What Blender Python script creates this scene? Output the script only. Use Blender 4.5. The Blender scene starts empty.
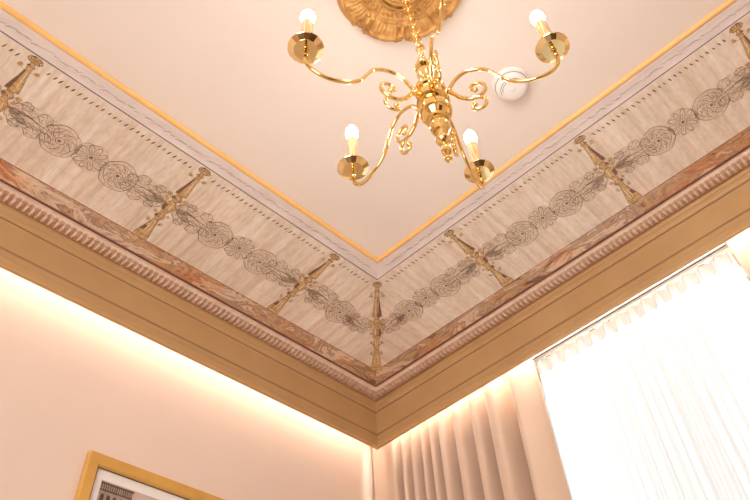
import bpy, bmesh, math, random
from mathutils import Vector, Matrix, noise

PI = math.pi
random.seed(7)
SC = bpy.context.scene
COL = SC.collection
EYE = 1.40                     # camera height above the floor

# ------------------------------------------------------------------ camera
cam_data = bpy.data.cameras.new('camera')
cam = bpy.data.objects.new('camera', cam_data)
COL.objects.link(cam)
RT = Vector((0.66987559, -0.73641615, -0.09464645))
DN = Vector((0.53581566, 0.5677242, -0.62497264))
FW = Vector((0.51397303, 0.36794086, 0.77488789))
m3 = Matrix((RT, -DN, -FW)).transposed()
cam.matrix_world = Matrix.Translation((0, 0, EYE)) @ m3.to_4x4()
cam_data.sensor_width = 36.0
cam_data.sensor_fit = 'HORIZONTAL'
cam_data.lens = 704.477 / 750 * 36
cam_data.shift_x = -(417.853 - 375) / 750
cam_data.shift_y = (179.063 - 250) / 750
cam_data.clip_start = 0.01
SC.camera = cam

# ------------------------------------------------------------------ render look
SC.view_settings.view_transform = 'Standard'
SC.view_settings.look = 'None'
SC.view_settings.gamma = 1
SC.view_settings.use_curve_mapping = False
SC.view_settings.exposure = 0.08
SC.cycles.use_denoising = True
SC.cycles.max_bounces = 10
SC.cycles.diffuse_bounces = 6
SC.cycles.glossy_bounces = 6
SC.cycles.transmission_bounces = 8
SC.cycles.sample_clamp_indirect = 8.0
SC.cycles.caustics_reflective = False
SC.cycles.caustics_refractive = False

# ------------------------------------------------------------------ sky and daylight
W = bpy.data.worlds.new('daylight')
SC.world = W
W.use_nodes = True
W.node_tree.nodes['Background'].inputs['Color'].default_value = (0.93, 0.96, 1.0, 1)
W.node_tree.nodes['Background'].inputs['Strength'].default_value = 1.0

LED_COL = (1.0, 0.89, 0.79)
LED_A, LED_B = 22.0, 85.0
BULB_COL, BULB = (1.0, 0.94, 0.86), 108.0


def area(name, loc, rot, sx, sy, power, color):
    d = bpy.data.lights.new(name, 'AREA')
    d.shape = 'RECTANGLE'
    d.size, d.size_y = sx, sy
    d.energy = power
    d.color = color
    o = bpy.data.objects.new(name, d)
    COL.objects.link(o)
    o.location = loc
    o.rotation_euler = rot
    return o


# daylight at the sheer's window, and an added fill lamp behind the viewer
area('window_daylight', (2.45, 0.65, 1.9), (0, PI / 2, 0), 2.4, 2.4, 36, (0.97, 0.98, 1.0))
area('rear_fill', (-2.10, -0.4, 1.45), (0, -PI / 2, 0), 1.7, 1.9, 92, (1.0, 0.96, 0.93))

# ------------------------------------------------------------------ room numbers
YA, XB = 1.8488, 2.0053        # faces of the fascia on the left wall and on the window wall
X0, Y0 = -2.10, -2.30          # the opposite fascias
DA, DB = 0.10, 0.21            # depth of the light cove behind each fascia
CEIL = EYE + 1.807


# ------------------------------------------------------------------ materials
def nt_new(name):
    m = bpy.data.materials.new(name)
    m.use_nodes = True
    nt = m.node_tree
    return m, nt, nt.nodes['Principled BSDF']


def setp(b, **k):
    for a, v in k.items():
        b.inputs[a.replace('_', ' ')].default_value = v


def col(c):
    return (c[0], c[1], c[2], 1)


def N(nt, t, **k):
    n = nt.nodes.new(t)
    for a, v in k.items():
        if hasattr(n, a) and a not in n.inputs:
            setattr(n, a, v)
        else:
            n.inputs[a].default_value = v
    return n


def ramp(nt, fac, stops):
    r = nt.nodes.new('ShaderNodeValToRGB')
    el = r.color_ramp.elements
    while len(el) < len(stops):
        el.new(0.5)
    for e, (p, c) in zip(el, stops):
        e.position = p
        e.color = col(c)
    nt.links.new(fac, r.inputs['Fac'])
    return r.outputs['Color']


def coords(nt, kind='Object', scale=(1, 1, 1), rot=(0, 0, 0)):
    if kind == 'UV':
        tc = nt.nodes.new('ShaderNodeUVMap')
        out = tc.outputs[0]
    else:
        tc = nt.nodes.new('ShaderNodeTexCoord')
        out = tc.outputs[kind]
    mp = nt.nodes.new('ShaderNodeMapping')
    mp.inputs['Scale'].default_value = scale
    mp.inputs['Rotation'].default_value = rot
    nt.links.new(out, mp.inputs['Vector'])
    return mp.outputs[0]


def noise_tex(nt, vec, scale, detail=4, rough=0.55, dist=0.0):
    n = nt.nodes.new('ShaderNodeTexNoise')
    n.inputs['Scale'].default_value = scale
    n.inputs['Detail'].default_value = detail
    n.inputs['Roughness'].default_value = rough
    n.inputs['Distortion'].default_value = dist
    nt.links.new(vec, n.inputs['Vector'])
    return n.outputs['Fac']


def mixc(nt, fac, a, b, mode='MIX'):
    m = nt.nodes.new('ShaderNodeMix')
    m.data_type = 'RGBA'
    m.blend_type = mode
    for s, v in ((0, fac), (6, a), (7, b)):
        if hasattr(v, 'is_output') or isinstance(v, bpy.types.NodeSocket):
            nt.links.new(v, m.inputs[s])
        else:
            m.inputs[s].default_value = v if s == 0 else col(v)
    return m.outputs[2]


def bump(nt, b, h, strength=0.2, dist=0.002):
    n = nt.nodes.new('ShaderNodeBump')
    n.inputs['Strength'].default_value = strength
    n.inputs['Distance'].default_value = dist
    nt.links.new(h, n.inputs['Height'])
    nt.links.new(n.outputs[0], b.inputs['Normal'])


def mottled(name, c1, c2, scale=6, rough=0.6, bmp=0.1, bscale=80, **k):
    m, nt, b = nt_new(name)
    v = coords(nt)
    nt.links.new(ramp(nt, noise_tex(nt, v, scale), [(0.3, c1), (0.7, c2)]), b.inputs['Base Color'])
    if bmp:
        bump(nt, b, noise_tex(nt, v, bscale), bmp)
    setp(b, Roughness=rough, **k)
    return m


def glow(name, c, s):
    m = bpy.data.materials.new(name)
    m.use_nodes = True
    nt = m.node_tree
    nt.nodes.remove(nt.nodes['Principled BSDF'])
    e = nt.nodes.new('ShaderNodeEmission')
    e.inputs['Color'].default_value = col(c)
    e.inputs['Strength'].default_value = s
    nt.links.new(e.outputs[0], nt.nodes['Material Output'].inputs['Surface'])
    return m


M = {}
M['ceiling'] = mottled('ceiling_plaster', (0.79, 0.70, 0.625), (0.82, 0.73, 0.655), 2.5, 0.85, 0.06, 40)
M['wall'] = mottled('wall_plaster', (0.76, 0.63, 0.54), (0.79, 0.66, 0.57), 2.0, 0.8, 0.08, 60)
M['fascia'] = mottled('tan_fascia_paint', (0.50, 0.305, 0.135), (0.55, 0.345, 0.16), 5, 0.5, 0.05, 50)
M['egg_ground'] = mottled('umber_gap_shade', (0.56, 0.36, 0.25), (0.68, 0.47, 0.34), 30, 0.6, 0.1)  # shade in the gaps around the eggs, painted in as a browner ground
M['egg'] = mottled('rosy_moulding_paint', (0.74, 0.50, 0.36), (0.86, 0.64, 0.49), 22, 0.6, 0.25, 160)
M['gilt'] = mottled('gilt_fillet', (0.86, 0.49, 0.15), (0.94, 0.58, 0.22), 9, 0.42, 0.1, 90)
M['groove'] = mottled('dark_line_and_shadow', (0.13, 0.065, 0.045), (0.18, 0.09, 0.06), 9, 0.8, 0)
M['tan_line'] = mottled('brown_line_paint', (0.30, 0.175, 0.085), (0.36, 0.21, 0.10), 9, 0.7, 0)
M['red_line'] = mottled('russet_line_paint', (0.27, 0.10, 0.07), (0.35, 0.14, 0.09), 12, 0.8, 0)
M['floor'] = mottled('pale_floor', (0.66, 0.58, 0.50), (0.74, 0.66, 0.58), 4, 0.6, 0.1, 60)
M['white'] = mottled('white_enamel', (0.80, 0.79, 0.77), (0.84, 0.83, 0.81), 8, 0.35, 0)
M['detector'] = mottled('detector_plastic', (0.84, 0.80, 0.75), (0.86, 0.82, 0.78), 8, 0.35, 0)
M['detector_slot'] = mottled('detector_slot', (0.22, 0.17, 0.13), (0.26, 0.20, 0.15), 8, 0.7, 0)
M['cove'] = mottled('cove_lining', (0.80, 0.70, 0.62), (0.82, 0.72, 0.64), 6, 0.8, 0)
M['oak'] = mottled('golden_frame_wood', (0.58, 0.31, 0.065), (0.70, 0.41, 0.10), 7, 0.38, 0.15, 120)
M['mat'] = mottled('mat_board', (0.85, 0.83, 0.82), (0.88, 0.86, 0.85), 30, 0.9, 0.1, 300)
M['dark'] = mottled('dark_slot', (0.03, 0.03, 0.035), (0.05, 0.05, 0.055), 12, 0.6, 0)
M['led_a'] = glow('warm_led_left', LED_COL, LED_A)
M['led_b'] = glow('warm_led_window', (1.0, 0.92, 0.84), LED_B)
M['bulb'] = glow('lit_bulb', BULB_COL, BULB)


def brass(name, c=(0.95, 0.69, 0.27), r=0.07):
    m, nt, b = nt_new(name)
    v = coords(nt)
    nt.links.new(ramp(nt, noise_tex(nt, v, 30), [(0.3, tuple(x * 0.93 for x in c)), (0.7, c)]), b.inputs['Base Color'])
    setp(b, Metallic=1.0, Roughness=r)
    return m


M['brass'] = brass('polished_brass', (0.93, 0.68, 0.27))
M['brass_pan'] = brass('mirror_brass', (0.99, 0.78, 0.40), 0.06)

m, nt, b = nt_new('candle_sleeve')          # ivory sleeves with golden streaks down their length
v = coords(nt, 'Object', (1, 1, 0.06))
nt.links.new(ramp(nt, noise_tex(nt, v, 260, 2), [(0.38, (0.62, 0.36, 0.12)), (0.58, (0.88, 0.68, 0.42))]), b.inputs['Base Color'])
setp(b, Roughness=0.3, Subsurface_Weight=0.2)
M['candle'] = m

m, nt, b = nt_new('ochre_rose')             # carved ceiling rose: ochre paint rubbed with gold
v = coords(nt)
c = ramp(nt, noise_tex(nt, v, 26, 6), [(0.3, (0.44, 0.21, 0.05)), (0.7, (0.74, 0.42, 0.14))])
nt.links.new(c, b.inputs['Base Color'])
bump(nt, b, noise_tex(nt, v, 180), 0.4, 0.002)
setp(b, Roughness=0.5, Metallic=0.1)
M['rose'] = m

# grey-lilac band next to the gilt fillet, with its washed-out painted twig
m, nt, b = nt_new('grey_band_paint')
v = coords(nt, 'UV', (1, 1, 1))
base = ramp(nt, noise_tex(nt, coords(nt, 'UV', (10, 30, 1)), 1.0, 5), [(0.3, (0.64, 0.55, 0.51)), (0.7, (0.76, 0.67, 0.63))])
nt.links.new(base, b.inputs['Base Color'])
setp(b, Roughness=0.8)
M['grey'] = m

# frieze: streaky painted drapery colour, streaks run across the band
m, nt, b = nt_new('frieze_paint')
f1 = noise_tex(nt, coords(nt, 'UV', (30, 1.2, 1)), 1.0, 6, 0.65, 0.05)
f2 = noise_tex(nt, coords(nt, 'UV', (5, 4, 1)), 1.0, 3)
f3 = noise_tex(nt, coords(nt, 'UV', (90, 30, 1)), 1.0, 4)
a = ramp(nt, f1, [(0.26, (0.62, 0.475, 0.34)), (0.43, (0.78, 0.65, 0.525)), (0.62, (0.88, 0.79, 0.69))])
g = ramp(nt, f2, [(0.3, (0.86, 0.84, 0.82)), (0.7, (1, 1, 1))])
h = ramp(nt, f3, [(0.35, (0.90, 0.88, 0.86)), (0.6, (1, 1, 1))])
nt.links.new(mixc(nt, 1.0, mixc(nt, 1.0, a, g, 'MULTIPLY'), h, 'MULTIPLY'), b.inputs['Base Color'])
bump(nt, b, f3, 0.12)
setp(b, Roughness=0.75)
M['frieze'] = m

# marbled band: slanting veins of umber, rust, ochre and cream
m, nt, b = nt_new('marbled_paint')
v = coords(nt, 'UV', (8, 20, 1), (0, 0, 0.75))
f1 = noise_tex(nt, v, 0.6, 9, 0.68, 1.2)
f2 = noise_tex(nt, coords(nt, 'UV', (3.2, 5, 1)), 1.0, 3)
a = ramp(nt, f1, [(0.34, (0.10, 0.06, 0.045)), (0.41, (0.34, 0.21, 0.13)), (0.46, (0.68, 0.46, 0.28)), (0.505, (0.34, 0.22, 0.16)), (0.55, (0.84, 0.69, 0.54)), (0.62, (0.60, 0.43, 0.32)), (0.68, (0.16, 0.10, 0.08))])
g = ramp(nt, f2, [(0.38, (1.0, 0.60, 0.38)), (0.46, (1.0, 0.92, 0.80)), (0.58, (0.92, 0.90, 0.92)), (0.66, (1.0, 0.80, 0.50))])
nt.links.new(mixc(nt, 0.8, a, g, 'MULTIPLY'), b.inputs['Base Color'])
setp(b, Roughness=0.45)
M['marble'] = m


def thin_paint(name, c, alpha, rough=0.8):
    """a wash of paint, worn so the ground shows through"""
    m, nt, b = nt_new(name)
    b.inputs['Base Color'].default_value = col(c)
    n = noise_tex(nt, coords(nt), 90, 4, 0.7)
    mr = nt.nodes.new('ShaderNodeMapRange')
    mr.inputs['From Min'].default_value = 0.3
    mr.inputs['From Max'].default_value = 0.7
    mr.inputs['To Min'].default_value = alpha * 0.45
    mr.inputs['To Max'].default_value = min(1, alpha * 1.3)
    nt.links.new(n, mr.inputs['Value'])
    nt.links.new(mr.outputs[0], b.inputs['Alpha'])
    setp(b, Roughness=rough)
    return m


M['wash'] = mottled('sepia_wash', (0.58, 0.45, 0.34), (0.76, 0.63, 0.50), 70, 0.8, 0)
M['line'] = mottled('sepia_line', (0.16, 0.09, 0.055), (0.32, 0.205, 0.135), 60, 0.8, 0)
M['softline'] = thin_paint('lilac_grey_line', (0.36, 0.30, 0.30), 0.34)
M['dash'] = mottled('dark_dash', (0.10, 0.06, 0.03), (0.22, 0.14, 0.08), 60, 0.8, 0)
M['goldpaint'] = mottled('painted_gold', (0.40, 0.22, 0.07), (0.72, 0.50, 0.24), 110, 0.6, 0)
M['umber'] = mottled('painted_umber', (0.14, 0.07, 0.05), (0.27, 0.14, 0.09), 90, 0.7, 0)
M['cream'] = mottled('painted_highlight', (0.78, 0.62, 0.40), (0.86, 0.72, 0.52), 90, 0.7, 0)

# drapes: woven cloth
m, nt, b = nt_new('drape_cloth')
f1 = noise_tex(nt, coords(nt, 'Object', (1, 1, 1)), 300, 3)
nt.links.new(ramp(nt, f1, [(0.3, (0.60, 0.45, 0.34)), (0.7, (0.66, 0.50, 0.38))]), b.inputs['Base Color'])
bump(nt, b, f1, 0.2, 0.001)
setp(b, Roughness=0.85, Sheen_Weight=0.3)
M['drape'] = m


def cloth(name, c, alpha):
    m = bpy.data.materials.new(name)
    m.use_nodes = True
    nt = m.node_tree
    nt.nodes.remove(nt.nodes['Principled BSDF'])
    n = noise_tex(nt, coords(nt, 'Object'), 400, 2)
    cc = ramp(nt, n, [(0.3, tuple(x * 0.97 for x in c)), (0.7, c)])
    d = nt.nodes.new('ShaderNodeBsdfDiffuse')
    t = nt.nodes.new('ShaderNodeBsdfTranslucent')
    tr = nt.nodes.new('ShaderNodeBsdfTransparent')
    nt.links.new(cc, d.inputs[0])
    nt.links.new(cc, t.inputs[0])
    x = nt.nodes.new('ShaderNodeMixShader')
    x.inputs[0].default_value = 0.6
    nt.links.new(d.outputs[0], x.inputs[1])
    nt.links.new(t.outputs[0], x.inputs[2])
    y = nt.nodes.new('ShaderNodeMixShader')
    y.inputs[0].default_value = alpha
    nt.links.new(tr.outputs[0], y.inputs[1])
    nt.links.new(x.outputs[0], y.inputs[2])
    nt.links.new(y.outputs[0], nt.nodes['Material Output'].inputs['Surface'])
    return m


M['sheer'] = cloth('sheer_voile', (0.93, 0.93, 0.93), 0.97)
M['tape'] = cloth('heading_tape', (0.95, 0.90, 0.86), 0.45)

m = bpy.data.materials.new('pane_glass')
m.use_nodes = True
nt = m.node_tree
nt.nodes.remove(nt.nodes['Principled BSDF'])
t_ = nt.nodes.new('ShaderNodeBsdfTransparent'); t_.inputs[0].default_value = (0.95, 0.98, 0.97, 1)
g_ = nt.nodes.new('ShaderNodeBsdfGlossy'); g_.inputs['Roughness'].default_value = 0.02
f_ = nt.nodes.new('ShaderNodeFresnel'); f_.inputs[0].default_value = 1.4
x_ = nt.nodes.new('ShaderNodeMixShader')
nt.links.new(f_.outputs[0], x_.inputs[0]); nt.links.new(t_.outputs[0], x_.inputs[1]); nt.links.new(g_.outputs[0], x_.inputs[2])
nt.links.new(x_.outputs[0], nt.nodes['Material Output'].inputs['Surface'])
M['glass'] = m


# ------------------------------------------------------------------ mesh helpers
def mesh_obj(name, verts, faces, mats, parent=None, loc=(0, 0, 0), fmat=None, smooth=False, uv=None):
    me = bpy.data.meshes.new(name)
    me.from_pydata([tuple(v) for v in verts], [], faces)
    if not isinstance(mats, (list, tuple)):
        mats = [mats]
    for x in mats:
        me.materials.append(x)
    if fmat:
        me.polygons.foreach_set('material_index', fmat)
    if smooth:
        me.polygons.foreach_set('use_smooth', [True] * len(me.polygons))
    if uv:
        l = me.uv_layers.new(name='UVMap')
        for p in me.polygons:
            for li, vi in zip(p.loop_indices, p.vertices):
                l.data[li].uv = uv[vi]
    me.update()
    o = bpy.data.objects.new(name, me)
    COL.objects.link(o)
    if parent is not None:
        o.parent = parent
    o.location = loc
    return o


def empty(name, loc, label, cat, group=None, rz=0.0):
    o = bpy.data.objects.new(name, None)
    o.empty_display_size = 0.05
    COL.objects.link(o)
    o.location = loc
    o.rotation_euler = (0, 0, rz)
    tag(o, label, cat, group)
    return o


def tag(o, label, cat, group=None):
    o['label'] = label
    o['category'] = cat
    if group:
        o['group'] = group
    return o


def structure(o):
    o['kind'] = 'structure'
    return o


class MB:
    def __init__(s):
        s.v, s.f, s.m = [], [], []

    def add(s, vs, fs, mi=0):
        n = len(s.v)
        s.v += [tuple(v) for v in vs]
        s.f += [tuple(i + n for i in f) for f in fs]
        s.m += [mi] * len(fs)

    def box(s, a, b, mi=0):
        (x0, y0, z0), (x1, y1, z1) = a, b
        s.add([(x0, y0, z0), (x1, y0, z0), (x1, y1, z0), (x0, y1, z0), (x0, y0, z1), (x1, y0, z1), (x1, y1, z1), (x0, y1, z1)],
              [(0, 3, 2, 1), (4, 5, 6, 7), (0, 1, 5, 4), (1, 2, 6, 5), (2, 3, 7, 6), (3, 0, 4, 7)], mi)

    def lathe(s, prof, seg=32, c=(0, 0, 0), mi=0, cap=True):
        vs, fs = [], []
        for r, z in prof:
            for i in range(seg):
                a = 2 * PI * i / seg
                vs.append((c[0] + r * math.cos(a), c[1] + r * math.sin(a), c[2] + z))
        for k in range(len(prof) - 1):
            for i in range(seg):
                j = (i + 1) % seg
                fs.append((k * seg + i, k * seg + j, (k + 1) * seg + j, (k + 1) * seg + i))
        if cap:
            fs.append(tuple(range(seg))[::-1])
            fs.append(tuple((len(prof) - 1) * seg + i for i in range(seg)))
        s.add(vs, fs, mi)

    def tube(s, pts, rad, seg=10, mi=0, closed=False):
        pts = [Vector(p) for p in pts]
        n = len(pts)
        vs, fs = [], []
        up = None
        for k in range(n):
            if closed:
                t = pts[(k + 1) % n] - pts[k - 1]
            else:
                t = pts[min(k + 1, n - 1)] - pts[max(k - 1, 0)]
            t.normalize()
            if up is None:
                up = t.cross(Vector((0.3, 0.5, 0.8))).normalized()
            else:
                up = (up - t * up.dot(t)).normalized()
            w = t.cross(up)
            r = rad[k] if isinstance(rad, (list, tuple)) else rad
            for i in range(seg):
                a = 2 * PI * i / seg
                vs.append(pts[k] + (up * math.cos(a) + w * math.sin(a)) * r)
        for k in range(n if closed else n - 1):
            q = (k + 1) % n
            for i in range(seg):
                j = (i + 1) % seg
                fs.append((k * seg + i, k * seg + j, q * seg + j, q * seg + i))
        if not closed:
            fs.append(tuple(range(seg))[::-1])
            fs.append(tuple((n - 1) * seg + i for i in range(seg)))
        s.add(vs, fs, mi)

    def ball(s, c, r, seg=14, mi=0, sz=1.0):
        prof = [(max(1e-5, r * math.sin(PI * k / 8)), -r * sz * math.cos(PI * k / 8)) for k in range(9)]
        s.lathe(prof, seg, c, mi, cap=False)

    def build(s, name, mats, parent=None, loc=(0, 0, 0), smooth=True, auto=None):
        o = mesh_obj(name, s.v, s.f, mats, parent, loc, s.m, smooth)
        if auto:
            o.data.set_sharp_from_angle(angle=math.radians(auto))
        return o


def spline(pts, sub=6):
    """Catmull-Rom through 2D or 3D points"""
    P = [Vector(p) for p in pts]
    out = []
    for i in range(len(P) - 1):
        p0 = P[i - 1] if i else P[0] * 2 - P[1]
        p1, p2 = P[i], P[i + 1]
        p3 = P[i + 2] if i + 2 < len(P) else P[-1] * 2 - P[-2]
        for k in range(sub):
            t = k / sub
            out.append(0.5 * ((2 * p1) + (p2 - p0) * t + (2 * p0 - 5 * p1 + 4 * p2 - p3) * t * t + (3 * p1 - p0 * 3 - p2 * -3 - p2 * 0 - p2 * 0 - p2 * 6 + p2 * 0 + p3 if False else (-p0 + 3 * p1 - 3 * p2 + p3)) * t ** 3))
    out.append(P[-1])
    return out


# ------------------------------------------------------------------ shell
def ring_pts(o, z):
    return [(XB - o, YA - o, z), (XB - o, Y0 + o, z), (X0 + o, Y0 + o, z), (X0 + o, YA - o, z)]


def sweep(name, prof, mat, fmats=None):
    """a moulding profile [(offset into the room, height above the eye)] carried round the room with mitred corners"""
    vs, fs, uv, mi = [], [], [], []
    cum = 0
    vv = [0]
    for a, b in zip(prof, prof[1:]):
        cum += math.hypot(a[0] - b[0], a[1] - b[1])
        vv.append(cum)
    for side in range(4):
        base = len(vs)
        for k, (o, h) in enumerate(prof):
            P = ring_pts(o, EYE + h)
            for p in (P[side], P[(side + 1) % 4]):
                vs.append(p)
                uv.append(((p[1] if side % 2 == 0 else p[0]) + side * 7.3, vv[k]))
        for k in range(len(prof) - 1):
            a = base + 2 * k
            fs.append((a, a + 1, a + 3, a + 2))
            mi.append(fmats[k] if fmats else 0)
    o = mesh_obj(name, vs, fs, mat, uv=uv, fmat=mi)
    return structure(o)


# flat ceiling field
g0 = 0.642
mesh_obj_ = mesh_obj('ceiling', [(XB - g0, YA - g0, CEIL), (XB - g0, Y0 + g0, CEIL), (X0 + g0, Y0 + g0, CEIL), (X0 + g0, YA - g0, CEIL),
                                 (XB + .3, YA + .3, CEIL + .06), (XB + .3, Y0 - .3, CEIL + .06), (X0 - .3, Y0 - .3, CEIL + .06), (X0 - .3, YA + .3, CEIL + .06)],
                     [(0, 1, 2, 3), (4, 7, 6, 5)], M['ceiling'])
structure(mesh_obj_)
# gilt fillet, grey band, frieze, russet line, marbled band, fascia
sweep('trim_1', [(.643, 1.8072), (.6425, 1.802), (.639, 1.7985), (.633, 1.7975), (.629, 1.7990), (.6265, 1.8015)], M['gilt'])
gb = [(.6265, 1.8015), (.620, 1.7995), (.612, 1.799), (.586, 1.7955), (.579, 1.7935), (.5755, 1.792), (.5750, 1.7945), (.5705, 1.7945), (.5700, 1.7920), (.5680, 1.7915)]
sweep('trim_2', gb, [M['grey'], M['groove']], [0, 0, 0, 0, 0, 0, 1, 0, 0])
FR_T, FR_B = (.568, 1.7915), (.2185, 1.7600)
frieze = sweep('trim_3', [FR_T, FR_B], M['frieze'])
sweep('trim_4', [(.2185, 1.7600), (.2165, 1.7595), (.2150, 1.7610), (.1460, 1.7625), (.1450, 1.7600), (.1435, 1.7600), (.1430, 1.7700), (.1265, 1.7715)],
      [M['marble'], M['red_line'], M['groove']], [1, 1, 0, 1, 1, 2, 2])  # dark strip beside the egg moulding paints in its shadow line
sweep('trim_6', [(.0600, 1.7720), (.0575, 1.7720), (.0570, 1.7660), (.0520, 1.7645), (.0480, 1.7560), (.0420, 1.7530), (.0400, 1.7440), (.0370, 1.7400),
                 (.0330, 1.7370), (.0305, 1.7370), (.0300, 1.7330), (.0270, 1.7300), (.0150, 1.6480), (.0125, 1.6460), (.0125, 1.6420),
                 (.0100, 1.6400), (.0080, 1.6250), (.0095, 1.6220), (.0065, 1.6190), (.0050, 1.6060), (.0, 1.6000), (-.012, 1.6000), (-.018, 1.6040), (-.018, 1.7300)],
      [M['fascia'], M['groove'], M['tan_line']], [1, 0, 0, 0, 0, 0, 0, 0, 2, 2, 0, 0, 2, 2, 0, 0, 0, 0, 0, 0, 0, 0, 0])


# carved egg moulding (trim_5): a bulging strip with eggs and darts all along it
def egg_strip():
    vs, fs, uv = [], [], []
    ground, fmi = set(), []
    oa, ob = .1265, .0600
    P = 0.0205
    nv = 11
    for side in range(4):
        A = ring_pts(oa, 0)
        L = abs(A[side][0] - A[(side + 1) % 4][0]) + abs(A[side][1] - A[(side + 1) % 4][1])
        visible = side in (0, 3)
        nu = int(L / (0.0021 if visible else 0.02))
        base = len(vs)
        for i in range(nu + 1):
            t = i / nu
            for k in range(nv):
                v = k / (nv - 1)
                o = oa + (ob - oa) * v
                R = ring_pts(o, 0)
                p0, p1 = Vector(R[side]), Vector(R[(side + 1) % 4])
                p = p0.lerp(p1, t)
                s = p.y if side % 2 == 0 else p.x
                a = (s / P) % 1.0 - 0.5
                bb = (v - 0.5) * 2
                z = 1.766 - 0.009 * math.sqrt(max(0, 1 - bb * bb))
                if visible:
                    sl = a + 0.05 * bb
                    e = 1 - (sl / .30) ** 2 - ((bb - .05) / .62) ** 2
                    if e > 0:
                        z -= .0075 * math.sqrt(e) - .0015
                    dd = abs(abs(sl) - .5)
                    if abs(bb) < .8:
                        z -= .0045 * math.exp(-(dd / .06) ** 2) * (1 - bb * bb)
                    if abs(bb) < .75:
                        z += .006 * math.exp(-((abs(sl) - .37) / .055) ** 2)
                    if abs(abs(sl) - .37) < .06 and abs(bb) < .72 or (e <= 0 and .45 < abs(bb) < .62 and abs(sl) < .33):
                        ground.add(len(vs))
                if k in (0, nv - 1):
                    z = 1.7715
                vs.append((p.x, p.y, EYE + z))
        for i in range(nu):
            for k in range(nv - 1):
                a = base + i * nv + k
                fs.append((a, a + nv, a + nv + 1, a + 1))
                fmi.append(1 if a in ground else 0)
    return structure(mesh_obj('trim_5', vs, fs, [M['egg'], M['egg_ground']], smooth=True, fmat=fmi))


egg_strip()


# ------------------------------------------------------------------ the painting on the frieze, as strokes in the frieze's own mesh
class Art:
    """strokes and patches of paint. s: metres along the wall from the frieze's outer corner, w: metres across it, from the
    room side (0) to the wall side (.3495)"""

    def __init__(a):
        a.v, a.f, a.m = [], [], []
        a.wall = 'A'
        a.uv = []

    def P(a, s, w, lift):
        t = w / .3495
        o = FR_T[0] + (FR_B[0] - FR_T[0]) * t
        z = EYE + FR_T[1] + (FR_B[1] - FR_T[1]) * t - lift
        if a.wall == 'A':
            return (XB - FR_B[0] - s, YA - o, z)
        return (XB - o, YA - FR_B[0] - s, z)

    def poly(a, pts, mi, lift):
        n = len(a.v)
        for s, w in pts:
            a.v.append(a.P(s, w, lift))
        a.f.append(tuple(range(n, n + len(pts))))
        a.m.append(mi)

    def fan(a, pts, mi, lift):
        cx = sum(p[0] for p in pts) / len(pts)
        cy = sum(p[1] for p in pts) / len(pts)
        n = len(a.v)
        a.v.append(a.P(cx, cy, lift))
        for s, w in pts:
            a.v.append(a.P(s, w, lift))
        k = len(pts)
        for i in range(k):
            a.f.append((n, n + 1 + i, n + 1 + (i + 1) % k))
            a.m.append(mi)

    def stroke(a, pts, wd, mi, lift=.0006, taper=True, closed=False):
        P = [Vector((p[0], p[1])) for p in pts]
        if closed:
            P.append(P[0])
        n0 = len(a.v)
        n = len(P)
        for k in range(n):
            d = P[min(k + 1, n - 1)] - P[max(k - 1, 0)]
            if d.length < 1e-9:
                d = Vector((1, 0))
            d.normalize()
            nn = Vector((-d.y, d.x))
            q = k / (n - 1)
            ww = wd * (0.35 + 0.65 * math.sin(PI * q)) if taper and not closed else wd * (0.75 + 0.25 * math.sin(q * 17))
            for sg in (-.5, .5):
                p = P[k] + nn * ww * sg
                a.v.append(a.P(p.x, p.y, lift))
        for k in range(n - 1):
            i = n0 + 2 * k
            a.f.append((i, i + 1, i + 3, i + 2))
            a.m.append(mi)


WASH, LINE, SOFT, DASH, GOLD, UMBER, CREAM = range(7)
art = Art()


def circ(cx, cy, rx, ry=None, n=24, rot=0, wob=0, a0=0, a1=2 * PI, ph=None):
    ry = ry or rx
    ph = random.random() * 6 if ph is None else ph
    out = []
    for i in range(n):
        t = a0 + (a1 - a0) * i / (n if abs(a1 - a0 - 2 * PI) < 1e-6 else n - 1)
        w = 1 + wob * math.sin(5 * t + ph) + wob * .6 * math.sin(9 * t + ph * 2)
        x, y = rx * w * math.cos(t), ry * w * math.sin(t)
        out.append((cx + x * math.cos(rot) - y * math.sin(rot), cy + x * math.sin(rot) + y * math.cos(rot)))
    return out


def flower(cx, cy, R=.049):
    art.fan(circ(cx, cy, R, wob=.03), WASH, .0003)
    art.fan(circ(cx, cy, R * .5, wob=.05), WASH, .00035)
    n = 10
    for k in range(n):
        a = 2 * PI * k / n + .15
        L = R * random.uniform(.93, 1.04)
        hw = R * .30
        pts = []
        for q in range(11):
            t = q / 10 * PI
            rr = R * .26 + (L - R * .26) * math.sin(t / 2 if t < PI else PI / 2) if False else None
            # petal outline: out one side, round the tip, back
            u = q / 10
            r_ = R * .26 + (L - R * .26) * math.sin(PI * u) ** .55
            off = (u - .5) * 2 * hw * (0.45 + .55 * math.sin(PI * u)) * 1.0
            pts.append((cx + r_ * math.cos(a) - off * math.sin(a), cy + r_ * math.sin(a) + off * math.cos(a)))
        art.stroke(pts, .0027, LINE)
        art.stroke([(cx + r * math.cos(a), cy + r * math.sin(a)) for r in (R * .32, R * .5, R * .68)], .0018, LINE)
    art.stroke(circ(cx, cy, R * .25, n=16), .0026, LINE, closed=True)
    art.fan(circ(cx, cy, R * .13, n=10), LINE, .0007)
    art.stroke(circ(cx, cy, R * 1.04, n=30, wob=.04), .0012, LINE, closed=True)


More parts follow.
